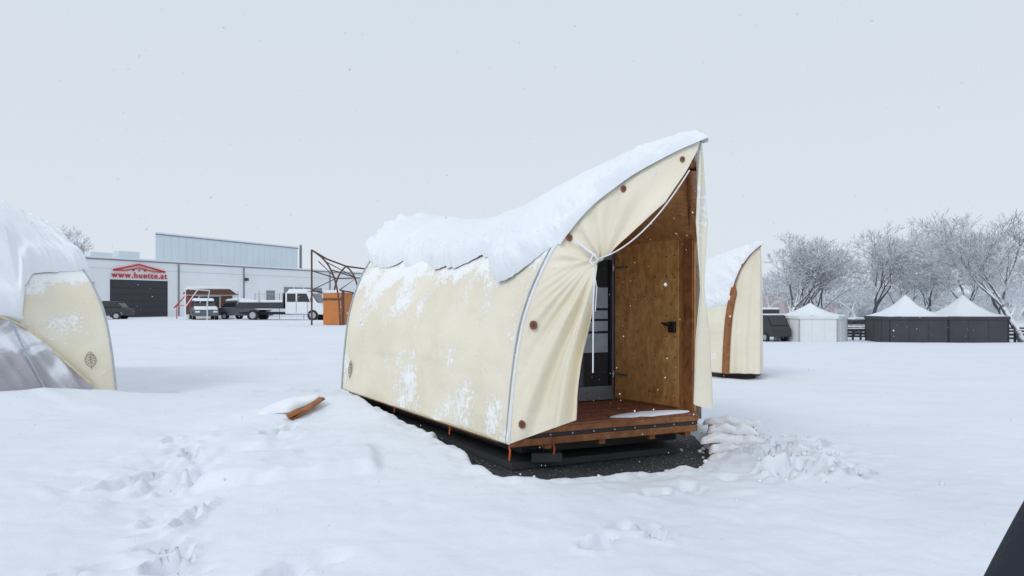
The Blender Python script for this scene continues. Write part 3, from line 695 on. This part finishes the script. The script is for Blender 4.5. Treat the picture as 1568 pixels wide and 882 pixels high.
profile_body('cab',[(.35,.5),(.35,2.05),(.55,2.22),(1.9,2.22),(2.25,2.1),(2.75,1.35),(3.15,1.15),(3.28,.85),(3.28,.45)],1.9,TW,E,.07)
for (a,b_) in ((.5,1.15),(1.28,1.98)):
    for y in (-.955,.955): profile_body('side_window',[(a,1.4),(a,2.02),(b_,2.02),(b_+(.25 if a>1 else 0),1.4)],.02,CARG,E,0).location=(0,y,0)
o=mk('windscreen',[(2.30,-.8,2.02),(2.30,.8,2.02),(2.78,.82,1.38),(2.78,-.82,1.38)],[(0,1,2,3)],CARG);o.parent=E;o.location=(.03,0,.02)
box('grille',(3.30,0,.85),(.04,1.3,.25),DARK,E,0,True);box('bumper',(3.3,0,.55),(.16,1.9,.2),DARK,E,.03,True)
for y in (-.8,.8): box('headlamp',(3.24,y,.95),(.12,.25,.25),WHITE,E,.02,True)
for y in (-1.02,1.02): box('mirror',(2.35,y,1.55),(.1,.12,.3),BLACK,E,.02,True)
for x in (1.2,2.05): 
    for y in (-.958,.958): box('door_gap',(x,y,1.1),(.02,.01,1.0),DARK,E,0,True)
box('bed_floor',(-1.55,0,.95),(3.6,2.05,.1),DARK,E,0,True)
for y in (-1.02,1.02): box('drop_side',(-1.55,y,1.15),(3.6,.04,.42),DARK,E,0,True)
box('tail_board',(-3.36,0,1.15),(.04,2.0,.42),DARK,E,0,True)
box('headboard',(.2,0,1.5),(.06,1.9,1.1),DARK,E,0,True);box('bed_snow',(-1.5,0,1.36),(3.45,1.9,.34),SNOWF,E,.08,True)
for x in (-3.2,-1.6): tube('bed_post',[(x,-1,1.3),(x,-1,2.2)],.03,STEEL,E,True)
profile_body('cab_snow',[(.5,2.2),(.6,2.36),(1.8,2.37),(2.15,2.2)],1.7,SNOWF,E,.04)
wheels(E,(-2.1,2.45),1.9,.40)
CG=simple('car_grey',(.12,.13,.15),.3);CW=simple('car_silver',(.4,.42,.45),.3)
car((-24.3,54.0,gh(-24.3,54)-.05),math.radians(-60),CG)
car((-33.4,56.0,gh(-33.4,56)-.05),math.radians(-170),DARK,False)
car((-21.6,55.5,gh(-21.6,55)-.05),math.radians(-20),CG)
kx,ky=-25.4,58;kz=gh(kx,ky)
E=empty('market_stall',(kx,ky,kz),math.radians(15))
STW=simple('stall_wood',(.13,.05,.035),.7)
box('stall_walls',(0,0,1.0),(3.6,2.2,2.0),WALL,E,.01,True);box('left_panel',(-1.35,-1.13,1.1),(.9,.05,1.5),STW,E,0,True);box('right_panel',(1.3,-1.13,1.1),(.9,.05,1.5),STW,E,0,True);box('hatch',(0,-1.12,1.35),(1.5,.04,.9),DARK,E,0,True)
profile_body('stall_roof',[(-2.0,1.98),(-1.6,2.4),(1.6,2.4),(2.0,1.98)],2.7,STW,E,.02);profile_body('stall_roof_snow',[(-2.05,2.04),(-1.65,2.62),(1.65,2.62),(2.05,2.04),(1.6,2.41),(-1.6,2.41)],2.75,SNOWF,E,.05)
E=empty('house_shaped_sign',(-26.2,55,gh(-26.2,55)))
tube('outline',[(-.9,0,.9),(0,0,1.9),(.9,0,.9)],.06,RED,E,True);tube('posts',[(-.7,0,0),(-.7,0,1.1),(.7,0,1.1),(.7,0,0)],.035,RED,E,True)
fx,fy=-24.2,51;fz=gh(fx,fy)
E=empty('white_pole_frame',(fx,fy,fz))
tube('frame',[(-.1,0,0),(-.1,0,2.35),(1.7,0,2.2),(1.0,1.2,1.3),(1.0,1.2,0)],.05,WHITE,E,True);tube('brace',[(-.1,0,1.0),(.8,0,2.25)],.035,WHITE,E,True)
E=empty('mesh_fence',(-20,56,gh(-20,56)))
for i in range(5): tube('fence_post',[(-1+i*2,0,0),(-1+i*2,0,2.1)],.035,STEEL,E,True)
for z_ in (.2,1.1,2.05): tube('fence_rail',[(-1,0,z_),(7,0,z_)],.018,STEEL,E,True)
for i in range(40): tube('fence_wire',[(-1+i*.2,0,.2),(-1+i*.2,0,2.05)],.006,STEEL,E,True)
gx,gy=-9.9,40;gz=gh(gx,gy)-.05
E=empty('tent_frame_skeleton',(gx,gy,gz),-.35)
TB=simple('brown_frame_wood',(.12,.06,.04),.7)
def halfarch(y0,lean,h,w,nm):
    for sx in (-1,1):
        L=[]
        for i in range(0,201,8):
            L.append((sx*w*(1-_W[i]),y0+lean*_W[i],h*_ZF[i]))
        tube(nm,L,.05,TB,E,True)
halfarch(-1.6,-1.3,4.15,.95,'arch_front');halfarch(.4,0,3.45,1.0,'arch_mid');halfarch(3.6,1.0,3.7,1.0,'arch_rear')
tube('ridge',[(0,-2.9,4.15),(0,-1.5,3.75),(0,.4,3.45),(0,2.4,3.4),(0,4.6,3.7)],.05,TB,E,True)
for sx in (-1,1):
    tube('purlin',[(sx*.93,-1.65,2.0),(sx*.95,.4,1.8),(sx*.95,3.6,1.9)],.04,TB,E,True)
    tube('purlin_upper',[(sx*.7,-2.0,3.1),(sx*.7,.4,2.75),(sx*.7,3.8,2.9)],.035,TB,E,True)
    tube('brace',[(sx*.93,-1.65,2.0),(sx*.7,.4,2.75),(sx*.2,-2.0,3.6)],.03,TB,E,True)
OR=simple('orange_plywood',(.55,.20,.05),.6)
box('plywood_box',(0.1,-.6,.95),(1.3,1.0,1.8),OR,E,.02,True);box('box_snow',(0.1,-.6,1.93),(1.35,1.05,.16),SNOWF,E,.04,True);box('box_post',(.85,-1.2,1.0),(.12,.12,2.0),TB,E,0,True)
box('box_trim',(0.1,-1.12,1.5),(1.3,.04,.10),TB,E,0,True)

# ---------------------------------------------------------------- right side pavilions
def pagoda(name,x,y,w,hw,pk,mat,rot,sides=4):
    z0=gh(x,y)-.1;E=empty(name,(x,y,z0),rot)
    n=sides;R=w/2/math.cos(math.pi/n);ph=math.pi/n
    pol=[(R*math.cos(ph+2*math.pi*i/n),R*math.sin(ph+2*math.pi*i/n)) for i in range(n)]
    o=prism('canvas_walls',pol,0,hw,mat);o.parent=E
    for i,p in enumerate(pol): cyl('corner_pole',(p[0]*1.0,p[1]*1.0,hw/2),(0,0,1),.06,hw,STEEL if mat is not DARKT else BLACK,E,True,n=8)
    m=6
    V=[];F=[]
    K=np.linspace(0,1,12)
    for k in K:
        s=1.04*(1-k)+.012;zz=hw+.02+pk*(0.35*k+.65*k**2.6)
        for i in range(n):
            a=Vector(pol[i]);b_=Vector(pol[(i+1)%n])
            for j in range(m):
                q=a.lerp(b_,j/m);sag=.035*math.sin(math.pi*j/m)
                V.append((q.x*s*(1-sag),q.y*s*(1-sag),zz+.035*random.uniform(-1,1)))
    tot=n*m
    for r_ in range(len(K)-1):
        for i in range(tot): F.append((r_*tot+i,r_*tot+(i+1)%tot,(r_+1)*tot+(i+1)%tot,(r_+1)*tot+i))
    o=mk('snowy_roof',V,F,SNOWF,True);o.parent=E
    pv=[(p[0]*1.045,p[1]*1.045) for p in pol]
    o=prism('valance',pv,hw-.22,hw+.03,mat);o.parent=E
    for i in range(n):
        a=Vector(pol[i]);b_=Vector(pol[(i+1)%n])
        for j in (1,2):
            q=a.lerp(b_,j/3);tube('wall_seam',[(q.x*1.005,q.y*1.005,.05),(q.x*1.005,q.y*1.005,hw-.23)],.02,mat,E,True)
    cyl('finial',(0,0,hw+pk+.15),(0,0,1),.04,.4,STEEL,E,True,n=8)
    return E
WTENT=simple('white_tent_fabric',(.74,.76,.76),.6,var=.03,scale=1);DARKT=simple('anthracite_tent_fabric',(.055,.055,.065),.7,scale=1)
pagoda('white_pavilion_tent',27.2,62.5,5.4,2.35,1.15,WTENT,.35,6)
pagoda('black_pavilion_tent',34.7,60.5,4.75,2.35,1.9,DARKT,-.08)
pagoda('black_pavilion_tent',39.5,60.1,4.75,2.35,1.9,DARKT,-.08)
x,y=23.0,63;E=empty('box_truck',(x,y,gh(x,y)-.05),math.radians(-75))
box('cargo_box',(-.8,0,1.75),(3.6,2.2,2.3),DARK,E,.04,True);box('box_snow',(-.8,0,2.98),(3.6,2.15,.18),SNOWF,E,.05,True)
profile_body('cab',[(1.05,.5),(1.05,2.4),(1.9,2.4),(2.5,1.5),(2.8,1.2),(2.85,.5)],2.0,DARK,E,.05)
o=mk('windscreen',[(1.98,-.85,2.32),(1.98,.85,2.32),(2.55,.88,1.5),(2.55,-.88,1.5)],[(0,1,2,3)],CARG);o.parent=E;o.location=(.03,0,.02)
box('cab_snow',(1.45,0,2.45),(.9,1.9,.14),SNOWF,E,.04,True)
box('emblem',(-.8,-1.11,1.7),(1.6,.02,.7),STEEL,E,0,True);wheels(E,(-1.8,1.9),2.1,.42)
for (x,y,r_,c_) in ((37.2,73,10,CW),(33.5,76,170,CG),(30.5,74,5,CW),(58,90,20,CG),(49,84,0,CW)):
    car((x,y,gh(x,y)+.25),math.radians(r_),c_)
def rail(name,x0,y0,x1,y1,n):
    E=empty(name,((x0+x1)/2,(y0+y1)/2,0))
    for i in range(n):
        t=i/(n-1);x=x0+(x1-x0)*t;y=y0+(y1-y0)*t;z=gh(x,y);box('post',(x,y,z+.5),(.14,.14,1.1),DARK,E);box('post_snow',(x,y,z+1.1),(.2,.2,.1),SNOWF,E,.03)
    za,zb_=gh(x0,y0),gh(x1,y1)
    for h in (.35,.65,.95): plank((x0,y0-.1,za+h),(x1,y1-.1,zb_+h),.05,.16,DARK,'rail',E)
    plank((x0,y0-.1,za+1.09),(x1,y1-.1,zb_+1.09),.14,.09,SNOWF,'rail_snow',E)
rail('wooden_fence',30.4,64,33.0,63.5,5);rail('wooden_fence',41.9,58.5,52,57,12);rail('wooden_fence',29,70,62,68,24)

# ---------------------------------------------------------------- trees
def frost_bark(name,dark,light,lo,hi):
    m,nt,b=new_mat(name);L=nt.links;b.inputs['Roughness'].default_value=.9
    g=nt.nodes.new('ShaderNodeNewGeometry');s=nt.nodes.new('ShaderNodeSeparateXYZ');L.new(g.outputs['Normal'],s.inputs[0])
    n=nt.nodes.new('ShaderNodeTexNoise');n.inputs['Scale'].default_value=1.6;L.new(g.outputs['Position'],n.inputs['Vector'])
    a=nt.nodes.new('ShaderNodeMath');a.operation='MULTIPLY_ADD';a.inputs[1].default_value=1.2;L.new(n.outputs['Fac'],a.inputs[0]);L.new(s.outputs['Z'],a.inputs[2])
    mr=nt.nodes.new('ShaderNodeMapRange');mr.inputs['From Min'].default_value=lo;mr.inputs['From Max'].default_value=hi;L.new(a.outputs[0],mr.inputs['Value'])
    mx=nt.nodes.new('ShaderNodeMix');mx.data_type='RGBA';mx.inputs[6].default_value=(*dark,1);mx.inputs[7].default_value=(*light,1);L.new(mr.outputs[0],mx.inputs[0]);L.new(mx.outputs[2],b.inputs['Base Color'])
    return m
FB=frost_bark('frosted_branches',(.11,.115,.125),(.80,.83,.87),.55,.9)
FT=frost_bark('frosted_twigs',(.28,.295,.32),(.88,.90,.93),.05,.75)
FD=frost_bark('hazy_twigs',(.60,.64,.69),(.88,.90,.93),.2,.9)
def tree_mesh(name,h,spread,seed,levels=7,mats=None,twr=.022,trunk_frac=.22):
    R=random.Random(seed);segs=[]
    def br(p,d,l,r,lev):
        n=3 if lev<3 else 2
        for i in range(n):
            d=(d+Vector((R.gauss(0,.13),R.gauss(0,.13),R.gauss(0.03,.08)))).normalized()
            q=p+d*(l/n);r2=r*.88;segs.append((p,q,r,r2,lev));p=q;r=r2
            if lev>=2 and lev<levels and i<n-1 and R.random()<.75:
                side=d.cross(Vector((R.gauss(0,1),R.gauss(0,1),R.gauss(0,1)))).normalized()
                br(p,(d*.6+side*.8).normalized(),l*.55,max(r*.5,twr),lev+2 if lev+2<=levels else levels)
        if lev>=levels: return
        k=4 if lev==0 else (3 if R.random()<.65 else 2)
        ph=R.uniform(0,6.28)
        for i in range(k):
            a=ph+6.283*i/k+R.uniform(-.5,.5);tilt=R.uniform(.2,.8)*spread if lev>0 else R.uniform(.2,.65)*spread
            ax=d.cross(Vector((0,0,1)) if abs(d.z)<.95 else Vector((1,0,0))).normalized();ay=d.cross(ax)
            nd=(d*math.cos(tilt)+(ax*math.cos(a)+ay*math.sin(a))*math.sin(tilt)).normalized()
            br(p,nd,l*R.uniform(.6,.9),max(r*.66,twr),lev+1)
    br(Vector((0,0,0)),Vector((0,0,1)),h*trunk_frac,h*.022,0)
    V=[];F=[];MI=[]
    mxz=max(s[1].z for s in segs);sc=h/mxz
    for (p,q,r1,r2,lev) in segs:
        p=p*sc;q=q*sc;d=(q-p).normalized();ax=d.cross(Vector((0,0,1)) if abs(d.z)<.95 else Vector((1,0,0))).normalized();ay=d.cross(ax)
        n=6 if lev<2 else 3;b0_=len(V)
        for c,rr in ((p,r1),(q,r2)):
            for i in range(n):
                a=6.283*i/n;V.append(c+(ax*math.cos(a)+ay*math.sin(a))*rr)
        for i in range(n): F.append((b0_+i,b0_+(i+1)%n,b0_+n+(i+1)%n,b0_+n+i));MI.append(0 if lev<4 else 1)
    me=bpy.data.meshes.new(name);me.from_pydata([tuple(v) for v in V],[],F);me.update()
    for m in (mats or (FB,FT)): me.materials.append(m)
    me.polygons.foreach_set('material_index',MI);me.shade_smooth()
    return me
TM=[tree_mesh('tree_a',12,1.0,3),tree_mesh('tree_b',12,.85,8),tree_mesh('tree_c',12,1.15,21)]
def put(me,x,y,h,rot,sx=1.0,name='bare_tree',z=None):
    o=bpy.data.objects.new(name,me);COL.objects.link(o);s=h/12
    o.location=(x,y,gh(x,y)-.1 if z is None else z);o.scale=(s*sx,s*sx,s);o.rotation_euler=(0,0,rot);return o
for (x,dd,h,ro,mi,sx) in ((32.6,80,11.9,0,0,1.1),(36.4,81,11.6,1.9,2,.95),(38.9,75,12.4,3.8,1,1.05),(43.9,78,10.4,5.7,2,1.0),(48.3,78,12.2,1.3,0,1.0),(48.4,73,13.0,3.2,2,.95),(56.2,95,10.2,5.1,1,1.1),(43.2,58,11.8,1.2,1,1.2),(57.5,80,10.6,2.5,0,1.1),(49.0,62,12.6,4.8,2,1.05),(30.2,92,9.8,2.2,1,1.1),(41.0,90,11.0,.7,0,1.1),(34.5,84,11.2,4.4,1,1.1)):
    put(TM[mi],x,dd,h,ro,sx)
put(TM[1],-42.5,66,9.3,1.0,.8)
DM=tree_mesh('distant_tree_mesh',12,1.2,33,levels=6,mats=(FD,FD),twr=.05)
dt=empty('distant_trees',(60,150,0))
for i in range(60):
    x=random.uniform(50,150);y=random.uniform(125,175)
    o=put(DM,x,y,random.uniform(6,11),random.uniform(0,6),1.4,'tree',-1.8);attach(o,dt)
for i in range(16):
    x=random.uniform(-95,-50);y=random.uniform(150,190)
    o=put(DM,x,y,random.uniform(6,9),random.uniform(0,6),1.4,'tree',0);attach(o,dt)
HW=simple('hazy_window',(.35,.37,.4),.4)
def house(x,y,w,d,h,rh,rot,mat):
    E=empty('distant_house',(x,y,-1.8),rot)
    box('walls',(0,0,h/2),(w,d,h),mat,E,0,True)
    v=[(-w/2-.4,-d/2-.4,h+.01),(w/2+.4,-d/2-.4,h+.01),(w/2+.4,d/2+.4,h+.01),(-w/2-.4,d/2+.4,h+.01),(-w/2,0,h+rh),(w/2,0,h+rh)]
    o=mk('snowy_roof',v,[(0,1,5,4),(2,3,4,5),(0,4,3),(1,2,5),(3,2,1,0)],SNOWF);o.parent=E
    for i in range(4):
        for z_ in (h*.3,h*.7): box('window',(-w/2+w*(i+.5)/4,-d/2-.02,z_),(w*.1,.1,h*.17),HW,E,0,True)
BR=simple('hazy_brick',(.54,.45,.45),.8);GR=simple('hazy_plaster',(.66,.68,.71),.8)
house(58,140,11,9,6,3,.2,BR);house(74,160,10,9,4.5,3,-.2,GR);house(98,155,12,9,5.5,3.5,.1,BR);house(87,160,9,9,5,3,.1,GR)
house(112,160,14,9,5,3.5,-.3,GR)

# ---------------------------------------------------------------- person beside the camera
COAT=simple('navy_coat',(.012,.014,.024),.85,bump=.3,bscale=60);SKIN=simple('skin',(.55,.34,.25),.5);TROU=simple('trousers',(.03,.03,.035),.8);HAIR=simple('hair',(.05,.03,.02),.7)
EP=empty('person',(1.095,1.02,.0),0)
def skin(name,verts,edges,rad,mat,root=0,lev=2):
    me=bpy.data.meshes.new(name);me.from_pydata(verts,edges,[]);me.update();o=bpy.data.objects.new(name,me);COL.objects.link(o)
    md=o.modifiers.new('s','SKIN');md.use_smooth_shade=True
    for i,r_ in enumerate(rad):
        me.skin_vertices[0].data[i].radius=(r_,r_) if not isinstance(r_,tuple) else r_
        me.skin_vertices[0].data[i].use_root=(i==root)
    sb=o.modifiers.new('ss','SUBSURF');sb.levels=lev;sb.render_levels=lev
    me.materials.append(mat);o.parent=EP;return o
skin('coat',[(0,0,.92),(0,0,1.12),(0,0,1.32),(0,0,1.47),(-.18,0,1.41),(-.335,.02,1.13),(-.30,.16,.92),(.18,0,1.41),(.28,0,1.13),(.29,.06,.88),(0,0,.72)],
 [(0,1),(1,2),(2,3),(2,4),(4,5),(5,6),(2,7),(7,8),(8,9),(0,10)],[(.18,.13),(.165,.12),(.18,.12),(.065,.065),.075,.058,.045,.075,.058,.045,(.19,.14)],COAT)
skin('trousers',[(0,0,.86),(-.1,0,.78),(-.11,.01,.46),(-.12,-.02,.13),(.1,0,.78),(.11,.01,.46),(.12,-.02,.13)],[(0,1),(1,2),(2,3),(0,4),(4,5),(5,6)],[.12,.09,.065,.05,.09,.065,.05],TROU)
skin('head',[(0,0,1.45),(0,.01,1.55),(0,.02,1.64),(0,.01,1.73)],[(0,1),(1,2),(2,3)],[.055,.06,(.078,.09),(.06,.07)],SKIN)
skin('hair_cap',[(0,-.02,1.68),(0,-.01,1.75)],[(0,1)],[(.085,.09),(.07,.08)],HAIR)
skin('nose',[(0,.10,1.64),(0,.125,1.615)],[(0,1)],[.012,.014],SKIN)
for sx in (-1,1):
    cyl('eye',(sx*.03,.105,1.655),(0,1,0),.009,.01,WHITE,EP,True,n=10);skin('ear',[(sx*.08,.0,1.66),(sx*.085,0,1.62)],[(0,1)],[.014,.010],SKIN)
    skin('boot',[(sx*.12,-.05,.13),(sx*.12,.08,.12),(sx*.12,.18,.11)],[(0,1),(1,2)],[.055,.05,.04],BLACK)
cyl('mouth',(0,.108,1.585),(0,1,0),.02,.006,RED,EP,True,n=10)
for (hx,hy,hz,dx,dy) in ((-.30,.19,.88,0,.6),(.29,.07,.84,0,.1)):
    d=Vector((0,dy,-1)).normalized();b0_=Vector((hx,hy,hz))
    skin('hand_palm',[b0_,b0_+d*.08],[(0,1)],[(.022,.036),(.018,.04)],SKIN)
    for i,(o_,l) in enumerate(((-.03,.065),(-.01,.078),(.01,.072),(.03,.055))):
        p=b0_+d*.085+Vector((0,o_,0));skin('finger',[p,p+d*l*.5,p+d*l+Vector((.012,0,0))],[(0,1),(1,2)],[.009,.0085,.007],SKIN,lev=1)
    p=b0_+d*.03+Vector((0,.03,0));skin('thumb',[p,p+Vector((.01,.03,-.02)),p+Vector((.015,.035,-.055))],[(0,1),(1,2)],[.011,.010,.008],SKIN,lev=1)

# ---------------------------------------------------------------- falling snow
V=[];F=[]
for i in range(1900):
    y=random.uniform(2.2,16);x=random.uniform(-.8,.8)*y;z=random.uniform(.2,1.6+.45*y);r_=random.uniform(.0015,.0042 if i%12 else .0070)*(1+.06*y)
    b0_=len(V)
    for d in ((1,0,0),(-1,0,0),(0,1,0),(0,-1,0),(0,0,1.2),(0,0,-1.2)): V.append((x+d[0]*r_,y+d[1]*r_,z+d[2]*r_))
    for f in ((0,2,4),(2,1,4),(1,3,4),(3,0,4),(2,0,5),(1,2,5),(3,1,5),(0,3,5)): F.append(tuple(b0_+k for k in f))
mk('falling_snow',V,F,WHITE,True)

# ---------------------------------------------------------------- sky, light, camera
w=bpy.data.worlds.new('World');scene.world=w;w.use_nodes=True;nt=w.node_tree;bg=nt.nodes['Background']
sky=nt.nodes.new('ShaderNodeTexSky');sky.sky_type='NISHITA';sky.sun_disc=False
sky.dust_density=3
hs=nt.nodes.new('ShaderNodeHueSaturation');hs.inputs['Saturation'].default_value=.12;nt.links.new(sky.outputs[0],hs.inputs['Color'])
tc=nt.nodes.new('ShaderNodeTexCoord');sp=nt.nodes.new('ShaderNodeSeparateXYZ');nt.links.new(tc.outputs['Generated'],sp.inputs[0])
rp=nt.nodes.new('ShaderNodeValToRGB');rp.color_ramp.elements[0].position=0.0;rp.color_ramp.elements[1].position=.6
rp.color_ramp.elements[0].color=(7.4,8.0,8.7,1);rp.color_ramp.elements[1].color=(6.6,7.4,8.4,1)
nt.links.new(sp.outputs['Z'],rp.inputs['Fac'])
mx=nt.nodes.new('ShaderNodeMix');mx.data_type='RGBA';mx.inputs[0].default_value=.95
nt.links.new(hs.outputs[0],mx.inputs[6]);nt.links.new(rp.outputs['Color'],mx.inputs[7]);nt.links.new(mx.outputs[2],bg.inputs['Color'])
bg.inputs['Strength'].default_value=.1
sl=bpy.data.lights.new('sun','SUN');sl.energy=.85;sl.angle=math.radians(20);sl.color=(1,.975,.94)
so=bpy.data.objects.new('sun',sl);COL.objects.link(so)
az=math.radians(215);el=math.radians(38)
dirv=Vector((math.sin(az)*math.cos(el),math.cos(az)*math.cos(el),math.sin(el)))
sky.sun_elevation=el;sky.sun_rotation=az
so.rotation_euler=dirv.to_track_quat('Z','Y').to_euler()
cam=bpy.data.cameras.new('camera');co=bpy.data.objects.new('camera',cam);COL.objects.link(co)
co.location=(0,0,1.6);co.rotation_euler=(math.radians(90),0,0);cam.sensor_width=36;cam.lens=24.1;cam.shift_y=.0172;cam.clip_end=3000;cam.clip_start=.05
scene.camera=co
scene.view_settings.view_transform='Standard';scene.view_settings.look='None';scene.view_settings.exposure=0
